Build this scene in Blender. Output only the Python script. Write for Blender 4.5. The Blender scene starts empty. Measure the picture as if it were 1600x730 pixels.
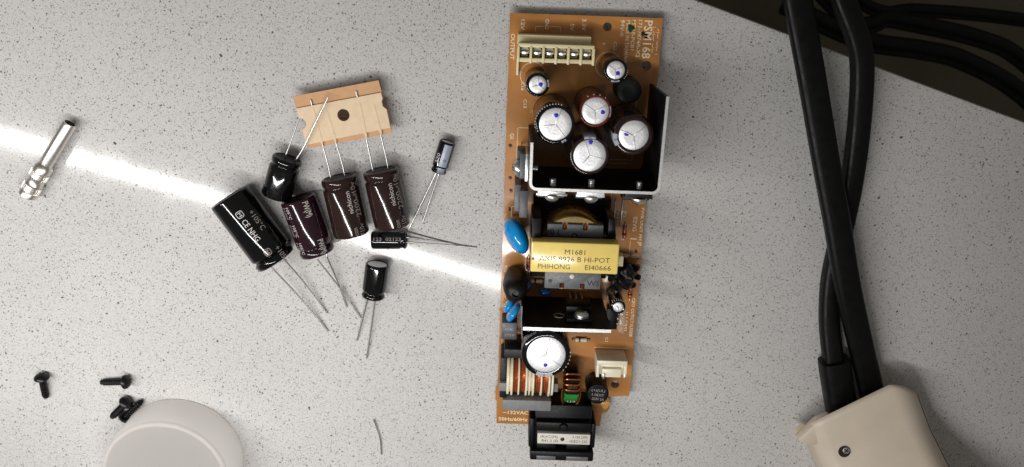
import bpy, bmesh, math, random
from mathutils import Vector, Matrix, noise
random.seed(7)
MM = 0.001                       # everything below is written in millimetres
scene = bpy.context.scene
R = math.radians
# ------------------------------------------------------------------ camera
CAM_H, CAM_TILT, CAM_F = 340.0, R(17.4), 1280.0 / 1600.0
cam_data = bpy.data.cameras.new('camera')
cam = bpy.data.objects.new('camera', cam_data)
scene.collection.objects.link(cam)
cam.location = (0, 0, CAM_H * MM)
cam.rotation_euler = (-CAM_TILT, 0, 0)
cam_data.sensor_fit = 'HORIZONTAL'
cam_data.sensor_width = 36.0
cam_data.lens = 36.0 * CAM_F
cam_data.clip_start = 0.005
cam_data.clip_end = 20.0
cam_data.dof.use_dof = True
cam_data.dof.focus_distance = 0.345
cam_data.dof.aperture_fstop = 20.0
scene.camera = cam
# ------------------------------------------------------------------ world, lamp, exposure
world = bpy.data.worlds.new('World')
scene.world = world
world.use_nodes = True
world.node_tree.nodes['Background'].inputs[0].default_value = (1.0, 0.945, 0.885, 1)
world.node_tree.nodes['Background'].inputs[1].default_value = 0.145
def strip_lamp(a, b, z, width, power, color):
    a, b = Vector((*a, z)), Vector((*b, z))
    ld = bpy.data.lights.new('strip_lamp', 'AREA')
    ld.shape = 'RECTANGLE'
    ld.size = (b - a).length * MM
    ld.size_y = width * MM
    ld.energy = power
    ld.color = color
    lo = bpy.data.objects.new('strip_lamp', ld)
    scene.collection.objects.link(lo)
    lo.location = (a + b) * 0.5 * MM
    d = b - a
    lo.rotation_euler = (0, 0, math.atan2(d.y, d.x))
    return lo
strip_lamp((-520, -70), (44, -232), 320, 8, 1.85, (1.0, 0.985, 0.97))
scene.view_settings.view_transform = 'Standard'
scene.view_settings.look = 'None'
scene.view_settings.exposure = 0.0
scene.view_settings.gamma = 1.0
scene.cycles.max_bounces = 8
scene.cycles.use_denoising = True
# ------------------------------------------------------------------ helpers
col = scene.collection
MATS = {}
def srgb(r, g, b):
    f = lambda c: (c / 255 / 12.92) if c / 255 <= 0.04045 else ((c / 255 + 0.055) / 1.055) ** 2.4
    return (f(r), f(g), f(b), 1)
def mat(name, color, rough=0.5, metal=0.0, var=0.08, vscale=400, bump=0.0, bscale=1500, spec=0.5, coat=0.0, rvar=0.06, trans=0.0):
    """a Principled material whose colour and gloss are broken up by noise"""
    m = bpy.data.materials.new(name); m.use_nodes = True
    nt = m.node_tree; N = nt.nodes; Lk = nt.links
    b = N['Principled BSDF']
    tc = N.new('ShaderNodeTexCoord')
    nz = N.new('ShaderNodeTexNoise'); nz.inputs['Scale'].default_value = vscale; nz.inputs['Detail'].default_value = 5
    Lk.new(tc.outputs['Object'], nz.inputs['Vector'])
    mr = N.new('ShaderNodeMapRange'); mr.inputs[1].default_value = 0.25; mr.inputs[2].default_value = 0.75
    mr.inputs[3].default_value = 1 - var; mr.inputs[4].default_value = 1 + var
    Lk.new(nz.outputs['Fac'], mr.inputs[0])
    vm = N.new('ShaderNodeVectorMath'); vm.operation = 'SCALE'
    vm.inputs[0].default_value = color[:3]
    Lk.new(mr.outputs[0], vm.inputs['Scale'])
    Lk.new(vm.outputs[0], b.inputs['Base Color'])
    rr = N.new('ShaderNodeMapRange'); rr.inputs[1].default_value = 0.3; rr.inputs[2].default_value = 0.7
    rr.inputs[3].default_value = max(0.02, rough - rvar); rr.inputs[4].default_value = min(1, rough + rvar)
    n2 = N.new('ShaderNodeTexNoise'); n2.inputs['Scale'].default_value = vscale * 2.3
    Lk.new(tc.outputs['Object'], n2.inputs['Vector'])
    Lk.new(n2.outputs['Fac'], rr.inputs[0]); Lk.new(rr.outputs[0], b.inputs['Roughness'])
    b.inputs['Metallic'].default_value = metal
    b.inputs['Specular IOR Level'].default_value = spec
    b.inputs['Coat Weight'].default_value = coat
    b.inputs['Coat Roughness'].default_value = 0.08
    if trans:
        b.inputs['Subsurface Weight'].default_value = trans
        b.inputs['Subsurface Radius'].default_value = (0.014, 0.013, 0.012)
        b.inputs['Subsurface Scale'].default_value = 1.0
    if bump:
        bn = N.new('ShaderNodeTexNoise'); bn.inputs['Scale'].default_value = bscale; bn.inputs['Detail'].default_value = 3
        Lk.new(tc.outputs['Object'], bn.inputs['Vector'])
        bp = N.new('ShaderNodeBump'); bp.inputs['Strength'].default_value = bump; bp.inputs['Distance'].default_value = 0.0002
        Lk.new(bn.outputs['Fac'], bp.inputs['Height']); Lk.new(bp.outputs[0], b.inputs['Normal'])
    MATS[name] = m
    return m

class MB:
    """collects shapes (millimetres) into one mesh"""
    def __init__(s): s.bm = bmesh.new()
    def _new(s, fn, M=None):
        n0 = len(s.bm.verts)
        fn(); s.bm.verts.ensure_lookup_table()
        if M is not None:
            for v in list(s.bm.verts)[n0:]: v.co = M @ v.co
        return s
    def box(s, x0, x1, y0, y1, z0, z1, bev=0.25, seg=2, M=None):
        t = bmesh.new()
        bmesh.ops.create_cube(t, size=1)
        for v in t.verts:
            v.co = Vector(((x0 + x1) / 2 + v.co.x * (x1 - x0), (y0 + y1) / 2 + v.co.y * (y1 - y0), (z0 + z1) / 2 + v.co.z * (z1 - z0)))
        if bev: bmesh.ops.bevel(t, geom=t.edges[:], offset=bev, segments=seg, profile=0.5, affect='EDGES')
        return s.merge(t, M)
    def merge(s, t, M=None):
        if M is not None: t.transform(M)
        me = bpy.data.meshes.new('t'); t.to_mesh(me); t.free()
        s.bm.from_mesh(me); bpy.data.meshes.remove(me)
        return s
    def lathe(s, prof, n=32, M=None, mod=None):
        """profile of (radius, z) round the z axis"""
        t = bmesh.new(); rings = []
        for k, (r, z) in enumerate(prof):
            if r < 1e-5: rings.append([t.verts.new((0, 0, z))])
            else:
                rg = []
                for i in range(n):
                    a = 2 * math.pi * i / n
                    rr = r * (mod(k, i, a) if mod else 1)
                    rg.append(t.verts.new((rr * math.cos(a), rr * math.sin(a), z)))
                rings.append(rg)
        for A, B in zip(rings, rings[1:]):
            for i in range(n):
                j = (i + 1) % n
                if len(A) == 1 and len(B) == 1: continue
                if len(A) == 1: t.faces.new((A[0], B[i], B[j]))
                elif len(B) == 1: t.faces.new((A[i], B[0], A[j]))
                else: t.faces.new((A[i], B[i], B[j], A[j]))
        bmesh.ops.recalc_face_normals(t, faces=t.faces[:])
        return s.merge(t, M)
    def tube(s, pts, r, n=10, cap=True, flat=1.0):
        """round (or flattened) tube along a path"""
        pts = [Vector(p) for p in pts]; t = bmesh.new(); rings = []
        up = Vector((0, 0, 1))
        for k, p in enumerate(pts):
            d = (pts[min(k + 1, len(pts) - 1)] - pts[max(k - 1, 0)]).normalized()
            side = d.cross(up)
            if side.length < 1e-3: side = d.cross(Vector((0, 1, 0)))
            side.normalize(); nn = side.cross(d).normalized()
            rr = r[k] if isinstance(r, (list, tuple)) else r
            ring = []
            for i in range(n):
                a = 2 * math.pi * i / n; ca, sa = math.cos(a), math.sin(a)
                if flat != 1.0:
                    e = 0.55
                    ca = math.copysign(abs(ca) ** e, ca); sa = math.copysign(abs(sa) ** e, sa)
                ring.append(t.verts.new(p + side * (rr * ca) + nn * (rr * flat * sa)))
            rings.append(ring)
        for A, B in zip(rings, rings[1:]):
            for i in range(n): t.faces.new((A[i], A[(i + 1) % n], B[(i + 1) % n], B[i]))
        if cap: t.faces.new(rings[0][::-1]); t.faces.new(rings[-1])
        bmesh.ops.recalc_face_normals(t, faces=t.faces[:])
        return s.merge(t)
    def prism(s, poly, z0, z1, bev=0.0, M=None):
        t = bmesh.new()
        f = t.faces.new([t.verts.new((x, y, z0)) for x, y in poly])
        e = bmesh.ops.extrude_face_region(t, geom=[f])
        for v in [g for g in e['geom'] if isinstance(g, bmesh.types.BMVert)]: v.co.z = z1
        bmesh.ops.recalc_face_normals(t, faces=t.faces[:])
        if bev: bmesh.ops.bevel(t, geom=t.edges[:], offset=bev, segments=2, profile=0.5, affect='EDGES')
        return s.merge(t, M)
    def ball(s, c, rx, ry, rz, sub=3, rough=0.0, M=None, freq=0.25):
        t = bmesh.new(); bmesh.ops.create_icosphere(t, subdivisions=sub, radius=1)
        for v in t.verts:
            k = 1 + rough * noise.noise(Vector((v.co.x * rx, v.co.y * ry, v.co.z * rz)) * freq + Vector(c))
            v.co = Vector((v.co.x * rx * k, v.co.y * ry * k, v.co.z * rz * k))
        if M is not None: t.transform(M)
        t.transform(Matrix.Translation(c))
        return s.merge(t)
    def raw(s, verts, faces):
        vs = [s.bm.verts.new(v) for v in verts]
        for f in faces:
            try: s.bm.faces.new([vs[i] for i in f])
            except ValueError: pass
        return s
    def build(s, name, m, parent=None, loc=(0, 0, 0), rot=(0, 0, 0), smooth=40):
        me = bpy.data.meshes.new(name)
        s.bm.transform(Matrix.Scale(MM, 4)); s.bm.to_mesh(me); s.bm.free()
        if smooth:
            me.polygons.foreach_set('use_smooth', [True] * len(me.polygons))
            me.set_sharp_from_angle(angle=R(smooth))
        return link(name, me, m, parent, loc, rot)
def link(name, me, m, parent=None, loc=(0, 0, 0), rot=(0, 0, 0)):
    o = bpy.data.objects.new(name, me); col.objects.link(o)
    if m is not None and me is not None and not me.materials: me.materials.append(MATS[m])
    o.location = Vector(loc) * MM; o.rotation_euler = rot
    if parent: o.parent = parent
    return o
def tag(o, label, cat, group=None):
    o['label'] = label; o['category'] = cat
    if group: o['group'] = group
    return o
def thing(name, label, cat, loc=(0, 0, 0), rz=0, group=None):
    o = bpy.data.objects.new(name, None); col.objects.link(o)
    o.empty_display_size = 0.005
    o.location = Vector(loc) * MM; o.rotation_euler = (0, 0, rz)
    return tag(o, label, cat, group)
def plate_mesh(name, outer, holes, z0, z1):
    """flat sheet with real holes: a filled 2D curve, extruded"""
    cu = bpy.data.curves.new(name, 'CURVE'); cu.dimensions = '2D'; cu.fill_mode = 'BOTH'
    cu.extrude = (z1 - z0) / 2 * MM
    for poly in [outer] + holes:
        sp = cu.splines.new('POLY'); sp.points.add(len(poly) - 1)
        for p, (x, y) in zip(sp.points, poly): p.co = (x * MM, y * MM, 0, 1)
        sp.use_cyclic_u = True
    ob = bpy.data.objects.new(name, cu)
    me = bpy.data.meshes.new_from_object(ob)
    me.transform(Matrix.Translation((0, 0, (z0 + z1) / 2 * MM)))
    bpy.data.objects.remove(ob); bpy.data.curves.remove(cu)
    me.materials.clear()
    return me
def circle(cx, cy, r, n=20, a0=0, a1=2 * math.pi):
    return [(cx + r * math.cos(a0 + (a1 - a0) * i / n), cy + r * math.sin(a0 + (a1 - a0) * i / n)) for i in range(n + (0 if a1 - a0 > 6.28 else 1))]
TXT = {}
def frame_glyph():
    vs, fs = [], []
    for k in range(32):
        a = 2 * math.pi * k / 32; c, d = math.cos(a), math.sin(a)
        q = (abs(c) ** 4 + abs(d) ** 4) ** -0.25
        for r in (0.5, 0.42): vs.append((0.5 + r * q * c, 0.35 + r * q * d))
    for k in range(32): j = (k + 1) % 32; fs.append((2 * k, 2 * j, 2 * j + 1, 2 * k + 1))
    return vs, fs
TXT[('frame', 0.0)] = frame_glyph()
def text2d(s, cap, length=None, bold=0.0):
    """2D outline of a line of lettering, centred, cap height in mm"""
    key = (s, bold)
    if key not in TXT:
        cu = bpy.data.curves.new('lettering', 'FONT'); cu.body = s; cu.size = 1.0
        cu.resolution_u = 2; cu.offset = bold
        ob = bpy.data.objects.new('lettering', cu)
        me = bpy.data.meshes.new_from_object(ob)
        vs = [tuple(v.co) for v in me.vertices]; fs = [tuple(p.vertices) for p in me.polygons]
        bpy.data.objects.remove(ob); bpy.data.curves.remove(cu); bpy.data.meshes.remove(me)
        TXT[key] = (vs, fs)
    vs, fs = TXT[key]
    x0 = min(v[0] for v in vs); x1 = max(v[0] for v in vs)
    y0 = min(v[1] for v in vs); y1 = max(v[1] for v in vs)
    ky = cap / 0.70; kx = ky if length is None else length / (x1 - x0)
    return [((v[0] - (x0 + x1) / 2) * kx, (v[1] - 0.35) * ky) for v in vs], fs
def lettering(s, cap, m, parent, loc, rz=0.0, length=None, bold=0.0, rot=None):
    vs, fs = text2d(s, cap, length, bold)
    mb = MB(); mb.raw([(x, y, 0) for x, y in vs], fs)
    return mb.build('lettering', m, parent, loc, rot if rot else (0, 0, rz), smooth=0)
def wrap_lettering(s, cap, m, parent, radius, u, v, direction=0.0, length=None, bold=0.0, axis='X'):
    """lettering laid round a cylinder: u along the axis, v round it (mm from the top line)"""
    vs, fs = text2d(s, cap, length, bold)
    t = bmesh.new(); bv = [t.verts.new((x, y, 0)) for x, y in vs]
    for f in fs:
        try: t.faces.new([bv[i] for i in f])
        except ValueError: pass
    cd, sd = math.cos(direction), math.sin(direction)
    for w in t.verts:
        x, y = w.co.x, w.co.y
        w.co = Vector((u + x * cd - y * sd, v + x * sd + y * cd, 0))
    ys = [w.co.y for w in t.verts]; q = math.floor(min(ys) / 0.5) * 0.5
    while q < max(ys):
        bmesh.ops.bisect_plane(t, geom=t.verts[:] + t.edges[:] + t.faces[:], plane_co=(0, q, 0), plane_no=(0, 1, 0)); q += 0.5
    for w in t.verts:
        a = w.co.y / radius; rr = radius + 0.05
        if axis == 'X': w.co = Vector((w.co.x, rr * math.sin(a), rr * math.cos(a)))
        else: w.co = Vector((rr * math.cos(a), rr * math.sin(a), w.co.x))
    mb = MB(); mb.merge(t)
    return mb.build('lettering', m, parent, smooth=0)
AX_X = Matrix.Rotation(R(90), 4, 'Y')       # turns the z axis of a lathe onto +x
AX_Y = Matrix.Rotation(R(-90), 4, 'X')      # ... onto +y
def TR(x, y, z): return Matrix.Translation((x, y, z))
def smooth_path(pts, n=8):
    pts = [Vector(p) for p in pts]; out = []
    for i in range(len(pts) - 1):
        p0, p1, p2, p3 = pts[max(i - 1, 0)], pts[i], pts[i + 1], pts[min(i + 2, len(pts) - 1)]
        for k in range(n):
            t = k / n
            out.append(0.5 * ((2 * p1) + (-p0 + p2) * t + (2 * p0 - 5 * p1 + 4 * p2 - p3) * t * t + (-p0 + 3 * p1 - 3 * p2 + p3) * t ** 3))
    out.append(pts[-1]); return out
# ------------------------------------------------------------------ materials
def quartz():
    m = bpy.data.materials.new('quartz'); m.use_nodes = True
    nt = m.node_tree; N = nt.nodes; Lk = nt.links; b = N['Principled BSDF']
    tc = N.new('ShaderNodeTexCoord')
    def vor(scale, off):
        mp = N.new('ShaderNodeMapping'); mp.inputs['Location'].default_value = (off, off * 1.7, 0)
        Lk.new(tc.outputs['Object'], mp.inputs[0])
        wz = N.new('ShaderNodeTexNoise'); wz.inputs['Scale'].default_value = scale * 1.6; wz.inputs['Detail'].default_value = 2
        Lk.new(mp.outputs[0], wz.inputs['Vector'])
        ws = N.new('ShaderNodeVectorMath'); ws.operation = 'MULTIPLY_ADD'
        ws.inputs[1].default_value = (0.8 / scale,) * 3
        Lk.new(wz.outputs['Color'], ws.inputs[0]); Lk.new(mp.outputs[0], ws.inputs[2])
        v = N.new('ShaderNodeTexVoronoi'); v.inputs['Scale'].default_value = scale; v.voronoi_dimensions = '2D'
        Lk.new(ws.outputs[0], v.inputs['Vector'])
        sp = N.new('ShaderNodeSeparateColor'); Lk.new(v.outputs['Color'], sp.inputs[0])
        return v, sp
    def math_(op, a, bv):
        n = N.new('ShaderNodeMath'); n.operation = op
        for i, q in enumerate((a, bv)):
            if isinstance(q, (int, float)): n.inputs[i].default_value = q
            else: Lk.new(q, n.inputs[i])
        return n.outputs[0]
    def flecks(scale, off, keep, size):
        v, sp = vor(scale, off)
        rad = math_('MULTIPLY', math_('MAXIMUM', math_('SUBTRACT', sp.outputs[0], 1 - keep), 0.0), size / keep)
        d = math_('SUBTRACT', rad, v.outputs['Distance'])
        mr = N.new('ShaderNodeMapRange'); mr.inputs[1].default_value = 0.0; mr.inputs[2].default_value = 0.10
        Lk.new(d, mr.inputs[0])
        return mr.outputs[0], sp
    base = N.new('ShaderNodeTexNoise'); base.inputs['Scale'].default_value = 1500; base.inputs['Detail'].default_value = 4; base.inputs['Roughness'].default_value = 0.75
    Lk.new(tc.outputs['Object'], base.inputs['Vector'])
    ramp = N.new('ShaderNodeValToRGB')
    ramp.color_ramp.elements[0].position = 0.30; ramp.color_ramp.elements[0].color = (0.46, 0.450, 0.437, 1)
    ramp.color_ramp.elements[1].position = 0.60; ramp.color_ramp.elements[1].color = (0.60, 0.588, 0.572, 1)
    Lk.new(base.outputs['Fac'], ramp.inputs[0])
    big = N.new('ShaderNodeTexNoise'); big.inputs['Scale'].default_value = 14; big.inputs['Detail'].default_value = 3
    Lk.new(tc.outputs['Object'], big.inputs['Vector'])
    tint = N.new('ShaderNodeMapRange'); tint.inputs[1].default_value = 0.3; tint.inputs[2].default_value = 0.7; tint.inputs[3].default_value = 0.96; tint.inputs[4].default_value = 1.04
    Lk.new(big.outputs['Fac'], tint.inputs[0])
    sc = N.new('ShaderNodeVectorMath'); sc.operation = 'SCALE'
    Lk.new(ramp.outputs[0], sc.inputs[0]); Lk.new(tint.outputs[0], sc.inputs['Scale'])
    cur = sc.outputs[0]
    for scale, off, keep, size, colr in ((2300, 0.0, 0.36, 0.50, (0.30, 0.292, 0.282, 1)), (1350, 0.31, 0.28, 0.46, (0.23, 0.225, 0.218, 1)),
                                         (800, 0.77, 0.10, 0.38, (0.15, 0.145, 0.138, 1)), (900, 0.53, 0.20, 0.40, (0.60, 0.595, 0.59, 1)),
                                         (330, 0.19, 0.05, 0.20, (0.06, 0.06, 0.062, 1))):
        f, sp = flecks(scale, off, keep, size)
        mx = N.new('ShaderNodeMix'); mx.data_type = 'RGBA'
        Lk.new(f, mx.inputs[0]); Lk.new(cur, mx.inputs[6]); mx.inputs[7].default_value = colr
        cur = mx.outputs[2]
    Lk.new(cur, b.inputs['Base Color'])
    rn = N.new('ShaderNodeMapRange'); rn.inputs[1].default_value = 0.3; rn.inputs[2].default_value = 0.7; rn.inputs[3].default_value = 0.078; rn.inputs[4].default_value = 0.112; b.inputs['Specular IOR Level'].default_value = 0.22
    Lk.new(base.outputs['Fac'], rn.inputs[0])
    sm = N.new('ShaderNodeTexNoise'); sm.inputs['Scale'].default_value = 42; sm.inputs['Detail'].default_value = 4; sm.inputs['Distortion'].default_value = 1.2
    Lk.new(tc.outputs['Object'], sm.inputs['Vector'])
    smr = N.new('ShaderNodeMapRange'); smr.inputs[1].default_value = 0.35; smr.inputs[2].default_value = 0.7; smr.inputs[3].default_value = -0.012; smr.inputs[4].default_value = 0.035
    Lk.new(sm.outputs['Fac'], smr.inputs[0])
    Lk.new(math_('ADD', rn.outputs[0], smr.outputs[0]), b.inputs['Roughness'])
    bp = N.new('ShaderNodeBump'); bp.inputs['Strength'].default_value = 0.03; bp.inputs['Distance'].default_value = 0.0001
    Lk.new(base.outputs['Fac'], bp.inputs['Height']); Lk.new(bp.outputs[0], b.inputs['Normal'])
    MATS['quartz'] = m
quartz()
def translucent(name, color, through, inner=None):
    m = bpy.data.materials.new(name); m.use_nodes = True
    nt = m.node_tree; N = nt.nodes; Lk = nt.links
    b = N['Principled BSDF']; b.inputs['Base Color'].default_value = color; b.inputs['Roughness'].default_value = 0.5
    tl = N.new('ShaderNodeBsdfTranslucent'); mx = N.new('ShaderNodeMixShader')
    nz = N.new('ShaderNodeTexNoise'); nz.inputs['Scale'].default_value = 60
    mr = N.new('ShaderNodeMapRange'); mr.inputs[3].default_value = through - 0.04; mr.inputs[4].default_value = through + 0.04
    Lk.new(nz.outputs['Fac'], mr.inputs[0]); Lk.new(mr.outputs[0], mx.inputs[0])
    tl.inputs[0].default_value = inner or color
    Lk.new(b.outputs[0], mx.inputs[1]); Lk.new(tl.outputs[0], mx.inputs[2]); Lk.new(mx.outputs[0], N['Material Output'].inputs['Surface'])
    MATS[name] = m
translucent('white_lid', srgb(253, 250, 247), 0.55)
translucent('frosted_top', srgb(188, 184, 181), 0.70, srgb(254, 253, 252))
mat('floor_dark', srgb(92, 84, 66), 0.6, var=0.3, vscale=12, bump=0.2)
mat('phenolic', srgb(174, 118, 60), 0.26, var=0.30, vscale=34, bump=0.10, bscale=500, coat=0.2)
mat('silk_white', srgb(232, 214, 180), 0.5, var=0.3, vscale=900)
mat('print_white', srgb(205, 200, 195), 0.45, var=0.15, vscale=900)
mat('print_dim', srgb(150, 142, 138), 0.45, var=0.2, vscale=900)
mat('print_black', srgb(30, 28, 26), 0.5)
mat('black_sleeve', srgb(9, 9, 10), 0.09, var=0.3, vscale=300, bump=0.05, bscale=200, rvar=0.03)
mat('purple_sleeve', srgb(38, 18, 28), 0.10, var=0.15, vscale=300, bump=0.05, bscale=200, rvar=0.03)
mat('brown_sleeve', srgb(42, 27, 24), 0.10, var=0.15, vscale=300, bump=0.05, bscale=200, rvar=0.03)
mat('dark_brown_sleeve', srgb(34, 20, 17), 0.2, var=0.15, vscale=300, coat=0.2)
mat('red_brown_sleeve', srgb(92, 34, 16), 0.2, var=0.15, vscale=300, coat=0.2)
mat('stripe_grey', srgb(168, 172, 184), 0.3, var=0.06)
mat('stripe_blue_grey', srgb(150, 157, 174), 0.3, var=0.06)
mat('aluminium', (0.84, 0.84, 0.85, 1), 0.45, 0.6, var=0.16, vscale=1300, bump=0.25, bscale=1300)
mat('aluminium_edge', (0.62, 0.61, 0.60, 1), 0.4, 0.6, var=0.15, vscale=900)
mat('steel', (0.66, 0.67, 0.66, 1), 0.34, 1.0, var=0.10, vscale=600)
mat('nickel', (0.74, 0.71, 0.66, 1), 0.34, 1.0, var=0.06, vscale=500, rvar=0.03)
mat('tin_wire', (0.56, 0.55, 0.54, 1), 0.36, 1.0, var=0.03, vscale=300, rvar=0.02)
mat('copper', srgb(196, 112, 66), 0.28, 0.9, var=0.2, vscale=600)
mat('rubber_black', srgb(12, 12, 12), 0.5, var=0.2, bump=0.2, spec=0.35)
mat('black_anodised', srgb(11, 9, 9), 0.45, 0.0, var=0.2, vscale=500, bump=0.1, spec=0.3)
mat('black_plastic', srgb(11, 11, 12), 0.42, var=0.2, bump=0.15, spec=0.2)
mat('black_lump', srgb(10, 9, 9), 0.45, var=0.3, vscale=200, bump=0.5, bscale=700, spec=0.35)
mat('grey_plastic', srgb(92, 92, 96), 0.4, var=0.15, bump=0.3)
mat('grey_epoxy', srgb(72, 75, 80), 0.42, var=0.12, bump=0.2)
mat('ferrite', srgb(116, 117, 120), 0.55, var=0.1, bump=0.4)
mat('ferrite_dark', srgb(18, 18, 19), 0.5, var=0.1, bump=0.3, spec=0.35)
mat('cream_plastic', srgb(222, 210, 166), 0.35, var=0.06, bump=0.1)
mat('cream_bobbin', srgb(226, 216, 190), 0.4, var=0.08)
mat('white_nylon', srgb(226, 218, 196), 0.35, var=0.05)
mat('yellow_tape', srgb(236, 209, 116), 0.22, var=0.05, vscale=150, coat=0.4, bump=0.08, bscale=220)
mat('amber_tape', srgb(124, 98, 40), 0.25, var=0.25, vscale=150, coat=0.4)  # amber darkened, the shade on the winding put into the colour
mat('blue_epoxy', srgb(4, 138, 206), 0.13, var=0.06, coat=0.6)
mat('blue_epoxy_dark', srgb(18, 84, 150), 0.2, var=0.08, coat=0.5)
mat('blue_ink', srgb(22, 26, 190), 0.5, var=0.15)
mat('green_tape', srgb(38, 120, 48), 0.3, var=0.1, coat=0.2)
mat('green_ink', srgb(12, 62, 38), 0.4, var=0.3)
mat('dark_pit', srgb(28, 18, 12), 0.7)
mat('solder_flux', srgb(96, 38, 14), 0.35, var=0.3)
mat('flux_gold', srgb(212, 160, 84), 0.3, var=0.2)
mat('label_paper', srgb(206, 202, 190), 0.5, var=0.06)
mat('kraft_card', srgb(200, 156, 114), 0.75, var=0.07, vscale=300, bump=0.25)
mat('masking_tape', srgb(220, 196, 164), 0.7, var=0.06, vscale=350, bump=0.3, bscale=900)
mat('black_screw', srgb(20, 19, 19), 0.32, 0.3, var=0.2)
mat('cord_black', srgb(6, 6, 6), 0.45, var=0.2, vscale=120, bump=0.15, spec=0.22, rvar=0.08)
mat('beige_shell', srgb(204, 191, 173), 0.45, var=0.05, vscale=90, bump=0.25, bscale=2600)
mat('beige_lip_lit', srgb(232, 214, 180), 0.4, var=0.03)  # lighter than the shell: light on the lip put into its colour
# ------------------------------------------------------------------ setting: floor, countertop
fl = MB().box(-1600, 1600, -1600, 1600, -470, -460, 0).build('floor', 'floor_dark'); fl['kind'] = 'structure'
e1, e2 = Vector((74.1, -8.8)), Vector((213.5, -57.6)); ed = (e2 - e1).normalized()
pa, pb = e1 - ed * 560, e1 + ed * 620
ct = MB().prism([(pa.x, pa.y), (-420, -640), (640, -640), (pb.x, pb.y)], -30, 0, bev=1.6).build('countertop', 'quartz')
ct['kind'] = 'structure'
# ------------------------------------------------------------------ loose electrolytic capacitors
def lying_cap(name, label, p_closed, p_lead, rad, sleeve, leads, texts=(), stripe=None, group='loose capacitors on the counter', zc=None, groove=4.0):
    a, b = Vector(p_closed), Vector(p_lead); d = b - a; Lc = d.length; rz = math.atan2(d.y, d.x)
    zc = rad + 0.1 if zc is None else zc
    t = thing(name, label, 'capacitor', (a.x, a.y, 0), rz, group)
    g = groove; r = rad
    prof = [(r * 0.80, 0.25), (r * 0.84, 0.02), (r * 0.93, 0.12), (r * 0.985, 0.55), (r, 1.2), (r, Lc * 0.5), (r, Lc - g - 1.2), (r * 0.985, Lc - g - 0.75), (r * 0.90, Lc - g - 0.1),
            (r * 0.875, Lc - g + 0.25), (r * 0.90, Lc - g + 0.6), (r * 0.97, Lc - g + 1.2), (r * 0.985, Lc - g * 0.4), (r * 0.97, Lc - 0.5), (r * 0.90, Lc - 0.05), (r * 0.80, Lc), (r * 0.78, Lc - 0.4)]
    sl = MB().lathe(prof, 48, AX_X).build('sleeve', sleeve, t, (0, 0, zc), smooth=60)
    MB().lathe([(0, 0.3), (r * 0.82, 0.3), (r * 0.82, 1.2), (0, 1.2)], 32, AX_X).build('can_end', 'aluminium' if 'small' in label else 'rubber_black', t, (0, 0, zc))
    MB().lathe([(0, Lc - 0.25), (r * 0.8, Lc - 0.25), (r * 0.8, Lc - 1.2), (0, Lc - 1.2)], 32, AX_X).build('rubber_bung', 'rubber_black', t, (0, 0, zc))
    inv = (Matrix.Translation((a.x, a.y, 0)) @ Matrix.Rotation(rz, 4, 'Z')).inverted()
    for pts in leads:
        q = [inv @ Vector(p) for p in pts]
        first = Vector((Lc - 0.8, q[0].y, q[0].z))
        MB().tube(smooth_path([first] + q, 4), 0.36, 14).build('lead', 'tin_wire', t)
    if stripe:
        v0, v1, m = stripe
        n = 10; t2 = bmesh.new(); cols = []
        rows = [(r + 0.03, 0.9), (r + 0.03, Lc - g - 1.2), (r * 0.91, Lc - g - 0.1), (r * 0.91, Lc - g + 0.6), (r * 0.99, Lc - g + 1.4), (r * 0.99, Lc - 0.5)]
        for k in range(n + 1):
            an = (v0 + (v1 - v0) * k / n) / r
            cols.append([t2.verts.new((x, rr * math.sin(an), rr * math.cos(an))) for rr, x in rows])
        for A, B in zip(cols, cols[1:]):
            for i in range(len(rows) - 1): t2.faces.new((A[i], A[i + 1], B[i + 1], B[i]))
        MB().merge(t2).build('stripe', m, sl)
    for s, cap, u, v, ln, m, dr in texts:
        wrap_lettering(s, cap, m, sl, r, u, v, dr, ln)
    return t
def lead(p0, p1, z0, z1=0.45, bend=0.0):
    a, b = Vector((*p0, z0)), Vector((*p1, z1)); m_ = (a + b) / 2; m_.z = z0 * 0.35 + z1 * 0.65 if bend == 0 else bend
    return [tuple(a), tuple(a.lerp(b, 0.05)), tuple(m_), tuple(b)]
lying_cap('electrolytic_capacitor', 'largest loose black capacitor, lying slanted with two long leads below', (-118.1, -87.2), (-100.5, -115.8), 9.0, 'black_sleeve',
          [lead((-98.4, -113.8), (-82.6, -144.0), 9), lead((-103.7, -118.1), (-82.9, -152.7), 9)],
          [('CE NHG', 2.3, 16.2, 2.6, 10.2, 'print_white', 0), ('+105°C', 2.3, 14.1, 7.2, 9.2, 'print_dim', 0), ('M', 1.5, 8.4, 2.7, 1.7, 'print_white', 0),
           ('frame', 2.1, 8.4, 2.7, 3.0, 'print_white', 0), ('M', 1.5, 27.4, 2.7, 1.7, 'print_dim', 0), ('frame', 2.1, 27.4, 2.7, 3.0, 'print_dim', 0),
           ('+105', 2.3, 30.4, 7.2, 5.6, 'print_dim', 0)])
lying_cap('electrolytic_capacitor', 'glossy black capacitor with one lead crossing the taped card', (-99.3, -88.2), (-93.0, -71.6), 6.3, 'black_sleeve',
          [[(-93.3, -69.8, 7.0), (-91.2, -65, 6.6), (-87.2, -55.4, 5.9)], [(-90.0, -73.0, 7.4), (-86, -67.6, 8.4), (-81, -58.8, 9.2), (-73.9, -46.2, 9.6)]], groove=3.6)
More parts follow.
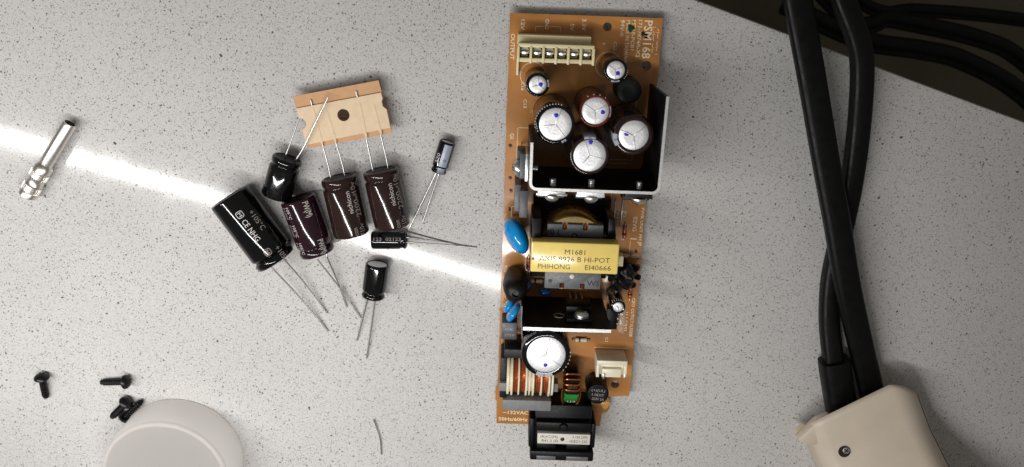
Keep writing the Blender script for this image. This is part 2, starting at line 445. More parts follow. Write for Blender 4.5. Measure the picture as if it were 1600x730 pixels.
lying_cap('electrolytic_capacitor', 'dark purple capacitor lying beside the largest black one', (-89.9, -88.4), (-83.1, -113.1), 7.5, 'purple_sleeve',
          [lead((-83.6, -115.7), (-67.8, -146.2), 7.5), lead((-79.4, -114.6), (-73.8, -140.9), 7.5)],
          [('PW(M)', 2.6, 4.6, 4.6, 6.6, 'print_white', 0), ('PW(M)', 2.6, 21.6, 5.2, 6.2, 'print_white', 0)] +
          [('105°C', 1.5, u, -3.9, 5.2, 'print_white', 0) for u in (4.4, 12.4, 20.4)] + [('P1002', 1.5, u, -6.1, 5.2, 'print_dim', 0) for u in (4.4, 12.2, 20.2)])
for nm, pc, pl, lds in (('brown capacitor on the taped card, beside the purple one', (-68.1, -104.5), (-72.2, -79.4),
                         [[(-75.6, -78.8, 7.5), (-76.4, -74.0, 7.2), (-79.2, -60.0, 7.0), (-81.6, -47.5, 7.0)], [(-69.7, -77.7, 7.5), (-70.6, -73, 7.2), (-73.2, -62, 7.0), (-75.6, -51.3, 7.0)]]),
                        ('brown capacitor on the taped card, touching the smallest black capacitor', (-50.5, -101.1), (-54.5, -76.4),
                         [[(-57.9, -75.5, 7.5), (-58.7, -71, 7.2), (-60.6, -59, 7.0), (-63.0, -43.9, 7.0)], [(-51.5, -74.7, 7.5), (-52.3, -70, 7.2), (-54.4, -59, 7.0), (-56.4, -48.4, 7.0)]])):
    lying_cap('electrolytic_capacitor', nm, pc, pl, 7.6, 'brown_sleeve', lds,
              [('nichicon', 2.1, 15.4, -3.7, 9.4, 'print_white', 0), ('2200', 2.5, 12.2, -6.9, 7.4, 'print_dim', 0), ('µF', 1.6, 17.4, -7.1, 2.4, 'print_dim', 0), ('10v', 2.5, 21.1, -6.9, 4.4, 'print_dim', 0),
               ('con', 2.1, 2.6, -3.7, 3.4, 'print_dim', 0), ('F10v', 2.5, 2.8, -6.9, 5.0, 'print_dim', 0)])
lying_cap('electrolytic_capacitor', 'small slim capacitor with pale grey stripe, lying apart near the board', (-26.7, -65.3), (-31.0, -78.4), 3.4, 'black_sleeve',
          [lead((-32.1, -79.2), (-44.7, -104.4), 3.5), lead((-31.0, -79.8), (-38.5, -100.9), 3.5)],
          [('220', 1.7, 7.4, -2.1, 4.2, 'print_white', math.pi), ('0', 1.3, 7.6, 1.2, 1.0, 'print_black', math.pi)], stripe=(-0.7, 2.9, 'stripe_blue_grey'), groove=2.2)
lying_cap('electrolytic_capacitor', 'smallest black capacitor lying level below the brown one, leads to the right', (-60.4, -108.2), (-45.5, -108.2), 3.9, 'black_sleeve',
          [lead((-44.9, -107.0), (-23.2, -111.7), 4), lead((-44.4, -109.2), (-15.7, -112.9), 4)], [('123  02123', 1.4, 7.2, 1.5, 11.6, 'print_dim', 0)], groove=2.2)
lying_cap('electrolytic_capacitor', 'black capacitor lying alone below the smallest one, its two leads pointing down', (-58.3, -118.6), (-61.0, -134.2), 5.1, 'black_sleeve',
          [lead((-63.3, -134.9), (-70.2, -157.2), 5), lead((-60.0, -135.1), (-66.3, -166.1), 5)], groove=2.8)
# paper tape card that holds the two brown capacitors
o_c = Vector((-88.9, -46.3)); xa = Vector((-53.8, -39.8)) - o_c; cw = xa.length; crz = math.atan2(xa.y, xa.x); chh = 21.9
card = thing('tape_card', 'tan paper tape card with round hole above the brown capacitors', 'card', (o_c.x, o_c.y, 0), crz)
skew = 0.6
outer = [(0, 0), (cw, 0), (cw + 0.3, -7.2), (cw - 0.4, -8.4), (cw - 0.4, -10.4), (cw + 0.9, -12.0), (cw + skew, -chh), (skew, -chh), (0.5, -13.6)] + \
        [(0.4 + 2.3 * math.cos(a), -11.3 + 2.3 * math.sin(a)) for a in [R(q) for q in (-80, -50, -20, 10, 40, 70)]] + [(0.3, -8.9)]
hole = circle(18.6, -11.0, 2.45, 24)[::-1]
cm_ = plate_mesh('card_sheet', outer, [hole], 6.0, 6.6)
link('card_sheet', cm_, 'kraft_card', card)
outer2 = [(0.25, -4.9), (cw - 0.05, -4.9), (cw + 0.1, -7.2), (cw - 0.55, -8.4), (cw - 0.55, -10.4), (cw + 0.7, -12.0), (cw + skew - 0.1, -chh + 2.4), (skew - 0.1, -chh + 1.7), (0.6, -13.6)] + \
         [(0.5 + 2.35 * math.cos(a), -11.3 + 2.35 * math.sin(a)) for a in [R(q) for q in (-80, -50, -20, 10, 40, 70)]] + [(0.45, -8.9)]
# adhesive tape laid over the leads: ridged where a wire runs under it
tp = bmesh.new()
me_t = plate_mesh('adhesive_tape', outer2, [circle(18.6, -11.0, 2.5, 24)[::-1]], 7.22, 7.40)
link('adhesive_tape', me_t, 'masking_tape', card)
inv = (Matrix.Translation((o_c.x, o_c.y, 0)) @ Matrix.Rotation(crz, 4, 'Z')).inverted()
for a, b in (((-81.0, -50.6), (-78.0, -66.0)), ((-75.6, -51.3), (-72.4, -65.0)), ((-62.0, -48.0), (-59.7, -63.8)), ((-56.4, -48.4), (-53.6, -62.0))):
    q0, q1 = inv @ Vector((*a, 7.36)), inv @ Vector((*b, 7.36))
    MB().tube([q0.lerp(q1, k / 8) + Vector((0.05 * math.sin(k * 2), 0, 0)) for k in range(9)], [0.25] + [0.62] * 7 + [0.3], 12, flat=0.32).build('tape_ridge', 'masking_tape', card)
# ------------------------------------------------------------------ coaxial connector
cv = Vector((-205.3, -88.6)); cw2 = Vector((-182.3, -57.6)); dd = cw2 - cv; CL = dd.length
cn = thing('coaxial_connector', 'nickel plated coaxial plug with knurled collar lying at far left', 'connector', (cv.x, cv.y, 0), math.atan2(dd.y, dd.x))
zc = 4.0
def knurl(k, i, a): return 1.0 if i % 4 < 2 else 0.90
k0 = CL * 0.50
MB().lathe([(0, 0.6), (1.6, 0.6), (1.7, 0), (3.1, 0.1), (3.8, 0.6), (3.8, 2.6), (3.6, 3.0)], 40, AX_X).build('rear_ring', 'nickel', cn, (0, 0, zc))
MB().lathe([(3.6, 3.0), (3.95, 3.1), (3.95, 6.2), (3.6, 6.4)], 112, AX_X, knurl).build('knurled_band', 'nickel', cn, (0, 0, zc), smooth=20)
MB().lathe([(3.6, 6.4), (3.35, 6.8), (3.35, 9.8), (3.6, 10.2)], 40, AX_X).build('collar', 'nickel', cn, (0, 0, zc))
MB().lathe([(3.6, 10.2), (3.95, 10.3), (3.95, 13.0), (3.6, 13.2)], 112, AX_X, knurl).build('knurled_band', 'nickel', cn, (0, 0, zc), smooth=20)
MB().lathe([(3.6, 13.2), (3.6, 15.4), (3.0, 16.6), (2.5, 17.3), (2.7, 17.6), (2.7, 18.0)], 40, AX_X).build('shoulder', 'nickel', cn, (0, 0, zc))
MB().lathe([(2.7, 18.0), (2.75, 18.4), (2.75, CL - 0.6), (2.6, CL), (2.1, CL), (2.06, CL - 5)], 40, AX_X).build('barrel', 'nickel', cn, (0, 0, zc))
MB().lathe([(0, CL - 1.2), (2.05, CL - 1.2), (2.05, CL - 3.0), (0, CL - 3.0)], 24, AX_X).build('insulator', 'rubber_black', cn, (0, 0, zc))
# ------------------------------------------------------------------ black screws
def loose_screw(label, head, tip, zh=3.1, zt=1.2, zl=0.0):
    a, b = Vector((*head, zh + zl)), Vector((*tip, zt + zl)); d = b - a; Ls = d.length
    t = thing('black_screw', label, 'screw', (a.x, a.y, 0), 0, 'black screws at the lower left')
    q = d.to_track_quat('Z', 'Y').to_matrix().to_4x4(); M = Matrix.Translation((0, 0, a.z)) @ q
    MB().lathe([(0, -2.1), (0.5, -2.1), (1.4, -1.95), (2.5, -1.4), (3.15, -0.6), (3.3, 0.1), (3.1, 0.35), (1.4, 0.4), (0, 0.4)], 28, M).build('head', 'black_screw', t)
    pr = [(0, 0.3), (1.35, 0.3)]; z = 0.9
    while z < Ls - 2.4:
        pr += [(1.28, z), (1.62, z + 0.38), (1.28, z + 0.76)]; z += 1.05
    pr += [(1.1, Ls - 1.6), (1.25, Ls - 1.1), (0.75, Ls - 0.6), (0, Ls)]
    MB().lathe(pr, 20, M).build('threaded_shank', 'black_screw', t, smooth=25)
    for k in (0, 1):
        MB().box(-0.3, 0.3, -1.3, 1.3, -2.2, -1.9, 0.05, M=M @ Matrix.Rotation(R(45 + 90 * k), 4, 'Z')).build('cross_slot', 'rubber_black', t)
loose_screw('black screw standing alone, nearest the left edge', (-214.5, -174.6), (-215.4, -186.4))
loose_screw('upper black screw lying level, its head to the right', (-176.6, -176.6), (-189.6, -177.8))
loose_screw('black screw on top of the crossed pair, tip to the left', (-177.8, -187.2), (-187.0, -196.4), 3.2, 1.2, 0.0)
loose_screw('black screw of the crossed pair, tip pointing at the white lid', (-179.4, -194.6), (-170.8, -186.8), 3.2, 1.3, 0.0)
# ------------------------------------------------------------------ white lid
lid = thing('plastic_lid', 'round white plastic lid at the bottom left', 'lid', (-156.8, -216.2, 0))
MB().lathe([(28.0, 0.2), (29.0, 0.0), (29.3, 0.8), (29.0, 12), (28.7, 18.2), (28.3, 19.3), (27.6, 19.9), (26.6, 20.0)], 72).build('side_wall', 'white_lid', lid)
MB().lathe([(28.5, 19.1), (28.2, 19.75), (27.6, 20.05), (26.4, 20.12), (0, 20.0)], 72).build('top_disc', 'frosted_top', lid)
# ------------------------------------------------------------------ wire clipping
tag(MB().tube(smooth_path([(-64.6, -197.3, 0.9), (-63.4, -201.8, 0.4), (-62.1, -207.5, 0.4), (-61.9, -216.2, 0.4)], 5), 0.4, 8).build('wire_clipping', 'tin_wire'),
    'short bent clipped wire lying alone at the bottom', 'wire')
# ------------------------------------------------------------------ power supply board
BT = 4.6
board = thing('power_supply_board', 'brown power supply circuit board crowded with components', 'circuit board', (-0.8, -13.6, 0), R(-2.0))
rj = random.Random(3)
def jag(p0, p1, n, amp):
    p0, p1 = Vector(p0), Vector(p1); nn = Vector((-(p1 - p0).y, (p1 - p0).x)).normalized()
    return [tuple(p0.lerp(p1, (k + rj.uniform(-.3, .3)) / n) + nn * rj.uniform(-amp, amp)) for k in range(1, n)]
outer = [(0, 0), (60.6, 0)] + jag((60.6, 0), (60.8, -25), 9, 0.10) + [(60.8, -25.2), (60.2, -25.9), (60.2, -29)] + jag((60.2, -29), (60.4, -167), 46, 0.16) + \
        [(60.2, -167.4), (50.2, -168.0)] + [(51.5, -170.2), (51.8, -174.0), (50.6, -176.2), (48.4, -176.4)] + [(48.0, -183.4), (0, -183.6)] + [(-0.2, -172), (-0.9, -171.5), (-0.9, -165.5), (-0.1, -165)] + \
        jag((0, -165), (0, -20), 48, 0.18)
holes = [circle(38.9, -4.0, 1.75, 20)[::-1], circle(55.7, -18.7, 1.9, 20)[::-1], circle(53.4, -161.8, 1.9, 20)[::-1]]
pcb = link('circuit_board', plate_mesh('circuit_board', outer, holes, BT - 1.6, BT), 'phenolic', board)
for x, y in ((3, -6), (57, -30), (4, -172), (45, -178), (20, -60), (40, -120)):
    MB().lathe([(0, 0.0), (0.9, 0.1), (1.2, BT - 1.7), (0, BT - 1.65)], 12).build('solder_joint', 'tin_wire', pcb, (x, y, 0))
ZS = BT + 0.03
def silk(s, x, y, cap, length=None, rz=-90, m='silk_white', bold=0.016): return lettering(s, cap, m, pcb, (x, y, ZS), R(rz), length, bold)
for a in (('OUTPUT', 1.5, -13.1, 1.6, 10.2), ('12V', 5.3, -4.4, 1.5, 4.0), ('GND', 14.9, -3.9, 1.5, 4.0), ('5V', 24.9, -4.7, 1.5, 2.8), ('3.3V', 29.6, -3.6, 1.5, 4.6),
          ('PSM168', 55.2, -8.4, 3.3, 14.8), ('171-7874A-X2', 51.9, -8.2, 1.5, 14.6), ('MT18-PCB1', 49.4, -6.9, 1.4, 11.8), ('MADE IN TAIWAN', 47.1, -9.4, 1.4, 16.4), ('94V-0', 44.9, -4.3, 1.5, 6.4),
          ('C22', 42.5, -11.4, 1.3, 3.6), ('C13', 7.4, -35.6, 1.3, 3.6), ('C16', 6.2, -28.6, 1.3, 3.4), ('Q2', 2.6, -49.3, 1.4, 2.4), ('R12', 1.8, -107.6, 1.3, 3.0), ('02VG', 56.4, -85.3, 1.7, 6.6),
          ('PWR UNIT PH JP', 59.2, -86.6, 1.3, 17.0), ('JP1', 48.7, -81.3, 1.2, 3.0), ('JP2', 51.7, -81.0, 1.2, 3.0), ('CEO CUTCT1L55E8', 58.6, -128.5, 1.3, 18.5), ('1U E55L', 56.0, -131.0, 1.2, 10.0),
          ('R1', 51.4, -91.6, 1.2, 2.2), ('C1', 48.0, -139.6, 1.2, 2.2)):
    silk(*a)
for a in (('~132VAC', 8.7, -177.7, 1.7, 11.6, 0), ('50Hz/60Hz', 7.6, -181.2, 1.7, 13.4, 0), ('9', 3.2, -174.6, 1.6, 1.2, 0), ('+', 5.1, -23.0, 1.6, 1.6, 0), ('+', 38.0, -10.6, 1.6, 1.6, 0), ('+', 45.0, -98.4, 1.2, 1.2, 0)): silk(*a)
# dotted production stamp beside the type number
for row, x in ((0, 59.2), (1, 57.5)):
    for k in range(12):
        if (k * 7 + row * 3) % 5 == 0: continue
        y = -3.6 - k * 0.95; q = (k * 5 + row) % 3
        MB().box(-0.55, 0.55, -0.13, 0.13, 0, 0.02, 0).build('silkscreen_dash', 'silk_white', pcb, (x, y, ZS), (0, 0, R((80, 10, 120)[q])))
def line(pts, w=0.22, name='silkscreen_line'):
    for a, b in zip(pts, pts[1:]):
        a, b = Vector((*a, 0)), Vector((*b, 0)); d = b - a
        MB().box(-d.length / 2 - w / 2, d.length / 2 + w / 2, -w / 2, w / 2, 0, 0.02, 0).build(name, 'silk_white', pcb, (*((a + b) / 2).xy, ZS), (0, 0, math.atan2(d.y, d.x)))
line([(10.4, -6.6), (10.4, -4.8), (13.4, -4.75)]); line([(16.4, -4.7), (20.3, -4.7), (20.3, -6.4)])
line([(3.4, -7.6), (3.4, -24.0)]); line([(4.8, -58.8), (4.8, -45.6), (9.2, -45.6)]); line([(3.4, -98.0), (3.4, -79.4), (6.4, -79.4)])
line([(27.4, -57.6), (52.8, -57.6), (52.8, -28)], 0.26); line([(40.0, -59.2), (52.6, -59.2)], 0.2); line([(1.0, -137.6), (14.0, -137.6)]); line([(1.2, -137.6), (1.2, -166)])
line([(42.6, -143.6), (57.4, -143.6)]); line([(14, -70.4), (45.4, -70.4), (45.4, -82)]); line([(55.0, -93), (55.0, -100), (57.5, -100)]); line([(55.0, -92.0), (57.5, -92.0)], 0.5)
for cx, cy, r in ((10.2, -24.1, 5.2), (40.4, -18.9, 5.2)):
    MB().lathe([(r - 0.13, 0), (r - 0.13, 0.02), (r + 0.13, 0.02), (r + 0.13, 0)], 48).build('silkscreen_ring', 'silk_white', pcb, (cx, cy, ZS - 0.01))
for x, y in ((1.9, -53.3), (2.3, -67.0), (2.8, -72.5), (2.6, -80.6), (57.6, -97.6), (44.9, -74.6)):
    MB().lathe([(0, 0.03), (0.75, 0.03), (0.9, 0)], 16).build('flux_spot', 'solder_flux', pcb, (x, y, BT))
    MB().lathe([(0, 0.07), (0.35, 0.07), (0.4, 0.0)], 12).build('pin_hole', 'dark_pit', pcb, (x, y, BT))
MB().lathe([(0, 0.05), (1.3, 0.05), (1.5, 0)], 14, mod=lambda k, i, a: 1 + 0.22 * math.sin(a * 3 + 1)).build('green_ink_mark', 'green_ink', pcb, (48.3, -4.2, BT))
MB().lathe([(0, 0.08), (0.8, 0.08), (1.0, 0)], 18, mod=lambda k, i, a: 1 + 0.5 * (i % 3 - 1) * 0.6).build('ink_splash', 'dark_pit', pcb, (53.3, -6.2, BT))
MB().lathe([(0, 0.25), (1.3, 0.2), (2.0, 0)], 16, mod=lambda k, i, a: 1 + 0.2 * math.sin(a * 3)).build('flux_residue', 'flux_gold', pcb, (49.6, -172.4, BT))
for x, y in ((57.6, -99.9), (53.4, -99.7)):
    MB().lathe([(0, 0.1), (0.9, 0.08), (1.4, 0)], 16, TR(0, 0, 0) @ Matrix.Diagonal((1.3, 0.6, 1, 1))).build('solder_pad', 'silk_white', pcb, (x, y, BT))
for (xa_, ya), (xb, yb) in (((47.3, -74.6), (47.1, -86.5)), ((50.5, -73.3), (50.1, -86.1))):
    MB().tube([(xa_, ya, BT - 0.5), (xa_, ya, BT + 0.5), (xa_, ya - 0.5, BT + 0.9), (xb, yb + 0.5, BT + 0.9), (xb, yb, BT + 0.5), (xb, yb, BT - 0.5)], 0.36, 8).build('jumper_wire', 'tin_wire', board)
# terminal block
tx0, tx1 = 3.3, 33.2; ty0, ty1 = -7.6, -17.6; TH = 13.4
tb = MB().box(tx0, tx1 - 1.2, -11.3, ty0, BT, BT + TH - 4.6, 0.3)
tb.box(tx0 + 0.2, tx1 - 0.2, -12.0, -10.6, BT, BT + TH, 0.2)
tb.box(tx0, tx0 + 0.9, -24.0, -10.9, BT, BT + 3, 0.2)
tbo = tb.build('terminal_block', 'cream_plastic', board)
MB().box(tx0, tx1, ty1, -16.1, BT, BT + TH, 0.2).build('front_wall', 'cream_plastic', tbo)
MB().box(tx0 + 0.3, tx1 - 0.3, -16.1, -12.0, BT, BT + 3.0, 0.1).build('terminal_floor', 'black_plastic', tbo)
pit = (tx1 - tx0 - 0.9) / 6
for k in range(7):
    x = tx0 + k * pit
    MB().box(x, x + 0.95, ty1 - 0.5 if k else ty1, -11.6, BT, BT + TH + 0.35, 0.22).build('divider', 'cream_plastic', tbo)
for k in range(6):
    x = tx0 + (k + 0.5) * pit + 0.45
    MB().lathe([(0, 0.9), (1.2, 0.85), (1.75, 0.5), (1.85, 0), (1.85, -3), (0, -3)], 24).build('clamp_screw', 'steel', tbo, (x, -13.6, BT + TH - 3.1))
    MB().box(-1.6, 1.6, -0.22, 0.22, 0, 0.12, 0).build('screw_slot', 'dark_pit', tbo, (x, -13.6, BT + TH - 2.28))
    MB().box(x - 1.5, x + 1.5, -16.0, -15.2, BT + 3, BT + TH - 4.4, 0.1).build('contact_plate', 'steel', tbo)
# standing electrolytic capacitors
def standing_cap(x, y, r, h, sleeve, can, stripe_a, stripe_w, dot, vent, ticks=None, text=None, lab=None):
    c = MB().lathe([(r * 0.93, 0), (r, 0.5), (r, 1.8), (r * 0.92, 2.5), (r, 3.3), (r, h - 1.1), (r * 0.985, h - 0.5), (r * 0.94, h - 0.08), (can + 0.5, h), (can, h - 0.1), (can, h - 0.5)], 56).build('capacitor', sleeve, board, (x, y, BT), smooth=55)
    if lab: c['label'] = lab
    MB().lathe([(0, h - 0.15), (can * 0.6, h - 0.15), (can * 0.93, h - 0.2), (can * 1.01, h - 0.5)], 48).build('can_top', 'aluminium', c, smooth=70)
    for k in range(3):
        MB().box(0, can * 0.92, -0.24, 0.24, h - 0.2, h - 0.04, 0.05).build('vent_score', 'aluminium_edge', c, (0, 0, 0), (0, 0, vent + k * R(120)))
    if dot: MB().lathe([(0, 0.03), (0.78, 0.03), (0.85, 0)], 18, mod=lambda k, i, a: 1 + 0.08 * math.sin(a * 3 + x)).build('ink_dot', 'blue_ink', c, (dot[0], dot[1], h - 0.14))
    if stripe_w:
        t2 = bmesh.new(); cols = []; n = 12
        rows = [(can + 0.45, h + 0.03), (r * 0.945, h - 0.04), (r * 0.995, h - 0.48), (r + 0.03, h - 1.1), (r + 0.03, 3.3)]
        for k in range(n + 1):
            a = stripe_a + (k / n - 0.5) * stripe_w / r
            cols.append([t2.verts.new((q * math.cos(a), q * math.sin(a), z)) for q, z in rows])
        for A, B in zip(cols, cols[1:]):
            for i in range(4): t2.faces.new((A[i], B[i], B[i + 1], A[i + 1]))
        MB().merge(t2).build('stripe', 'stripe_grey', c)
        a = stripe_a; lettering('0', 1.3, 'print_black', c, ((can + r) / 2 * math.cos(a), (can + r) / 2 * math.sin(a), h + 0.05), a + R(90))
    if ticks:
        a0, a1, n = ticks
        for k in range(n):
            a = a0 + (a1 - a0) * k / (n - 1)
            MB().box(r * 0.95, r + 0.06, -0.17, 0.17, h - 2.8, h - 0.35, 0).build('printed_mark', 'print_white', c, (0, 0, 0), (0, 0, a), smooth=0)
    if text:
        for s, cap, u, a, ln in text: wrap_lettering(s, cap, 'print_white', c, r, h - u, a * r, R(90), ln, axis='Z')
    return c
# local directions: image-right is +x, image-up is +y
standing_cap(11.5, -25.4, 4.6, 20, 'black_sleeve', 3.4, R(10), 3.0, (1.2, 0.2), R(85), text=[('+20F', 1.5, 1.6, R(75), 3.4)])
standing_cap(40.9, -18.9, 4.6, 20, 'black_sleeve', 3.5, R(-88), 3.6, (0.9, -1.1), R(30), ticks=(R(-40), R(0), 5))
standing_cap(18.4, -38.7, 7.7, 30, 'black_sleeve', 6.2, R(-60), 2.0, (0.2, 3.5), R(-50), ticks=(R(75), R(190), 15))
standing_cap(33.6, -33.9, 6.3, 25, 'red_brown_sleeve', 5.2, R(0), 4.6, (2.9, -0.3), R(150), ticks=(R(55), R(120), 4))
standing_cap(48.1, -41.8, 7.8, 30, 'dark_brown_sleeve', 5.7, R(195), 5.0, (-2.7, 0.5), R(-80), text=[('25C', 2.2, 2.0, R(62), 4.6)])
standing_cap(32.0, -50.2, 7.7, 30, 'dark_brown_sleeve', 6.2, R(92), 4.8, (0.1, 5.3), R(110))
standing_cap(19.1, -131.3, 10.0, 35, 'black_sleeve', 7.9, R(-92), 7.5, (0.0, -4.5), R(-38), ticks=(R(-42), R(8), 6), text=[('85C', 2.4, 1.8, R(130), 5.2), ('200V', 2.6, 7.5, R(118), 8)])
standing_cap(49.3, -116.6, 3.2, 18, 'black_sleeve', 2.25, R(90), 0, None, R(20), ticks=(R(55), R(140), 6))
# squat black choke beside the small capacitor
ch = MB().lathe([(4.6, 0), (5.0, 0.4), (5.1, 11.5), (4.8, 12.6), (4.0, 13.0), (2.0, 12.8), (0, 12.6)], 40).build('round_choke', 'rubber_black', board, (47.6, -27.4, BT))
# U-shaped heat sink
def sheet(path, th, z0, z1):
    """vertical sheet metal following a plan path"""
    P = [Vector(p) for p in path]; Lft, Rgt = [], []
    for k, p in enumerate(P):
        d = (P[min(k + 1, len(P) - 1)] - P[max(k - 1, 0)]).normalized(); n = Vector((-d.y, d.x))
        Lft.append(p + n * th / 2); Rgt.append(p - n * th / 2)
    t = bmesh.new()
    rows = [[t.verts.new((q.x, q.y, z)) for q in S] for S in (Lft, Rgt) for z in (z0, z1)]
    a0, a1, b0, b1 = rows
    for i in range(len(P) - 1):
        t.faces.new((a0[i], a0[i + 1], a1[i + 1], a1[i])); t.faces.new((b1[i], b1[i + 1], b0[i + 1], b0[i]))
        t.faces.new((a1[i], a1[i + 1], b1[i + 1], b1[i])); t.faces.new((b0[i], b0[i + 1], a0[i + 1], a0[i]))
    t.faces.new((a0[0], a1[0], b1[0], b0[0])); t.faces.new((a0[-1], b0[-1], b1[-1], a1[-1]))
    bmesh.ops.recalc_face_normals(t, faces=t.faces[:])
    return t
def arc(cx, cy, r, a0, a1, n=8): return [(cx + r * math.cos(R(a0 + (a1 - a0) * k / n)), cy + r * math.sin(R(a0 + (a1 - a0) * k / n))) for k in range(n + 1)]
HZ = 42.0
up_path = [(9.7, -44.4)] + arc(12.2, -59.6, 2.4, 180, 270) + arc(55.4, -59.4, 2.6, 270, 360) + [(58.2, -25.8)]
hs = MB().merge(sheet(up_path, 1.15, BT + 0.2, HZ)).build('heat_sink', 'black_anodised', board, smooth=30)
MB().merge(sheet(up_path, 1.08, HZ + 0.01, HZ + 0.06)).build('cut_edge', 'aluminium_edge', hs, smooth=30)
# screw driven through a heat sink: head towards +d
def board_screw(x, y, z, direction, through=4.5, parent=None):
    d = Vector(direction); q = d.to_track_quat('Z', 'Y').to_matrix().to_4x4(); M = Matrix.Translation((x, y, z)) @ q
    s = MB().lathe([(0, 2.6), (0.8, 2.55), (2.0, 2.1), (2.75, 1.2), (2.85, 0.55), (2.6, 0.4), (0, 0.4)], 28, M).build('screw', 'steel', parent or board)
    MB().lathe([(1.2, 0), (3.3, 0), (3.3, 0.4), (1.2, 0.45)], 28, M).build('washer', 'steel', s)
    for k in (0, 1): MB().box(-1.5, 1.5, -0.25, 0.25, 2.45, 2.62, 0, M=M @ Matrix.Rotation(R(20 + 90 * k), 4, 'Z')).build('cross_slot', 'dark_pit', s)
    pr = [(0, -through - 3)]; zz = -through - 3
    while zz < -through + 2.2: pr += [(1.15, zz + 0.05), (1.4, zz + 0.3), (1.15, zz + 0.55)]; zz += 0.6
    MB().lathe(pr + [(0, zz)], 18, M).build('screw_thread', 'steel', s, smooth=20)
    return s
def transistor(x, y, zt, face, body='black_plastic', tab='steel', w=10.0):
    """TO-220 outline standing on its legs, flat against a wall; face is the angle its front looks to"""
    M = TR(x, y, 0) @ Matrix.Rotation(face, 4, 'Z')          # local -y is its front
    b = MB().box(-w / 2, w / 2, -4.4, -1.2, zt - 15.5, zt - 6.2, 0.3, M=M).build('transistor', body, board)
    MB().box(-w / 2, w / 2, -1.25, 0, zt - 15.5, zt, 0.12, M=M).build('metal_tab', tab, b)
    for k in (-1, 0, 1): MB().box(k * 2.54 - 0.4, k * 2.54 + 0.4, -2.7, -2.2, BT - 0.5, zt - 15.4, 0, M=M).build('pin', 'tin_wire', b)
    return b
for x, bodym, tabm in ((18.1, 'grey_plastic', 'steel'), (32.8, 'grey_epoxy', 'aluminium'), (51.0, 'black_plastic', 'ferrite_dark')):
    transistor(x, -62.7, 40.2, 0, bodym, tabm, 10.4)
    board_screw(x + 0.3, -65.0, 37.8, (0, -1, 0), 3.4)
    MB().box(x - (5.9 if x < 20 else 5.4), x + (5.9 if x < 20 else 5.4), -65.0, -63.95, 36.6, 39.8, 0.2).build('clamp_plate', tabm, board)
transistor(9.0, -54.8, 38.0, R(-90), 'grey_epoxy', 'steel', 10.6)
MB().box(5.6, 7.7, -59.6, -49.8, 28.0, 36.6, 0.3).build('mica_block', 'grey_epoxy', board)
board_screw(5.5, -56.0, 33.0, (-1, 0, 0), 4.4)
# two slab-shaped rectifiers on the left edge
for x, y, w, zt, m in ((5.6, -71.6, 2.6, 20, 'grey_plastic'), (8.0, -73.0, 3.2, 24, 'grey_epoxy')):
    r_ = MB().box(x - w / 2, x + w / 2, y - 5.6, y + 5.6, zt - 15, zt, 0.25).build('rectifier', m, board)
    for k in (-1, 1): MB().box(x - 0.3, x + 0.3, y + k * 3 - 0.4, y + k * 3 + 0.4, BT - 0.5, zt - 14.9, 0).build('pin', 'tin_wire', r_)
# large blue disc capacitor, leaning
def disc_cap(x, y, z, rx, ry, th, rot, m, name='disc_capacitor'):
    M = Matrix.Rotation(rot[2], 4, 'Z') @ Matrix.Rotation(rot[1], 4, 'Y') @ Matrix.Rotation(rot[0], 4, 'X')
    d = MB().ball((x, y, z), rx, ry, th, 4, 0.10, M, 0.12).build(name, m, board, smooth=80)
    for k in (-1, 1):
        p = Vector((x, y, z)) + M @ Vector((-rx * 0.75, k * ry * 0.45, 0))
        MB().tube([p, (p.x * 0.5 + x * 0.5, p.y, max(BT + 1, p.z - 2)), (p.x * 0.5 + x * 0.5, p.y, BT - 0.5)], 0.35, 8).build('lead', 'tin_wire', d)
    return d
disc_cap(5.6, -88.6, BT + 11.5, 8.8, 7.2, 4.3, (R(70), R(-58), R(-50)), 'blue_epoxy')
disc_cap(11.0, -113.4, BT + 6, 3.4, 3.2, 1.7, (R(90), R(-80), R(60)), 'blue_epoxy_dark')
disc_cap(19.2, -115.2, BT + 6, 3.0, 3.0, 1.9, (R(90), R(-80), R(0)), 'blue_epoxy_dark')
disc_cap(5.6, -124.0, BT + 9, 5.6, 4.6, 2.0, (R(80), R(-75), R(70)), 'blue_epoxy')
disc_cap(3.6, -122.6, BT + 5, 3.6, 3.4, 1.6, (R(80), R(-80), R(70)), 'blue_epoxy')
# transformer
trx0, trx1 = 11.4, 45.9
tr = MB().box(trx0 + 0.3, trx1 - 0.3, -96.9, -84.9, BT + 5, 35.4, 0.5).build('transformer_core', 'ferrite_dark', board)
yt = MB().box(trx0, trx1, -97.2, -84.6, 29.0, 36.0, 0.6, 3).build('yellow_tape', 'yellow_tape', tr)
MB().box(trx1 + 0.02, trx1 + 2.6, -95.4, -91.0, 26.0, 31.5, 0.3).build('tape_tab', 'cream_plastic', tr)
for s, x, y, ln in (('M1681', 28.6, -88.4, 8.0), ('AXIS 9926 B HI-POT', 28.6, -91.4, 27.8), ('PHIHONG', 20.6, -94.6, 12.6), ('EI40666', 38.0, -94.6, 10.2)):
    lettering(s, 2.05, 'print_black', yt, (x, y, 36.03), 0, ln)
MB().lathe([(0, 0.02), (0.55, 0.02)], 14).build('ink_mark', 'print_black', yt, (trx0 + 0.9, -91.6, 36.03))
wd = MB().lathe([(0, 8), (14.2, 8), (14.5, 9), (14.5, 25.0), (14.0, 25.6), (0, 25.6)], 56).build('winding', 'amber_tape', board, (28.7, -91.0, 0))
MB().box(12.4, 45.0, -109.2, -73.6, BT, BT + 4.2, 0.4).build('bobbin_base', 'black_plastic', board)
MB().box(11.6, 15.2, -96.4, -76.5, BT + 4.3, 31, 0.4).build('bobbin_cheek', 'black_plastic', board)
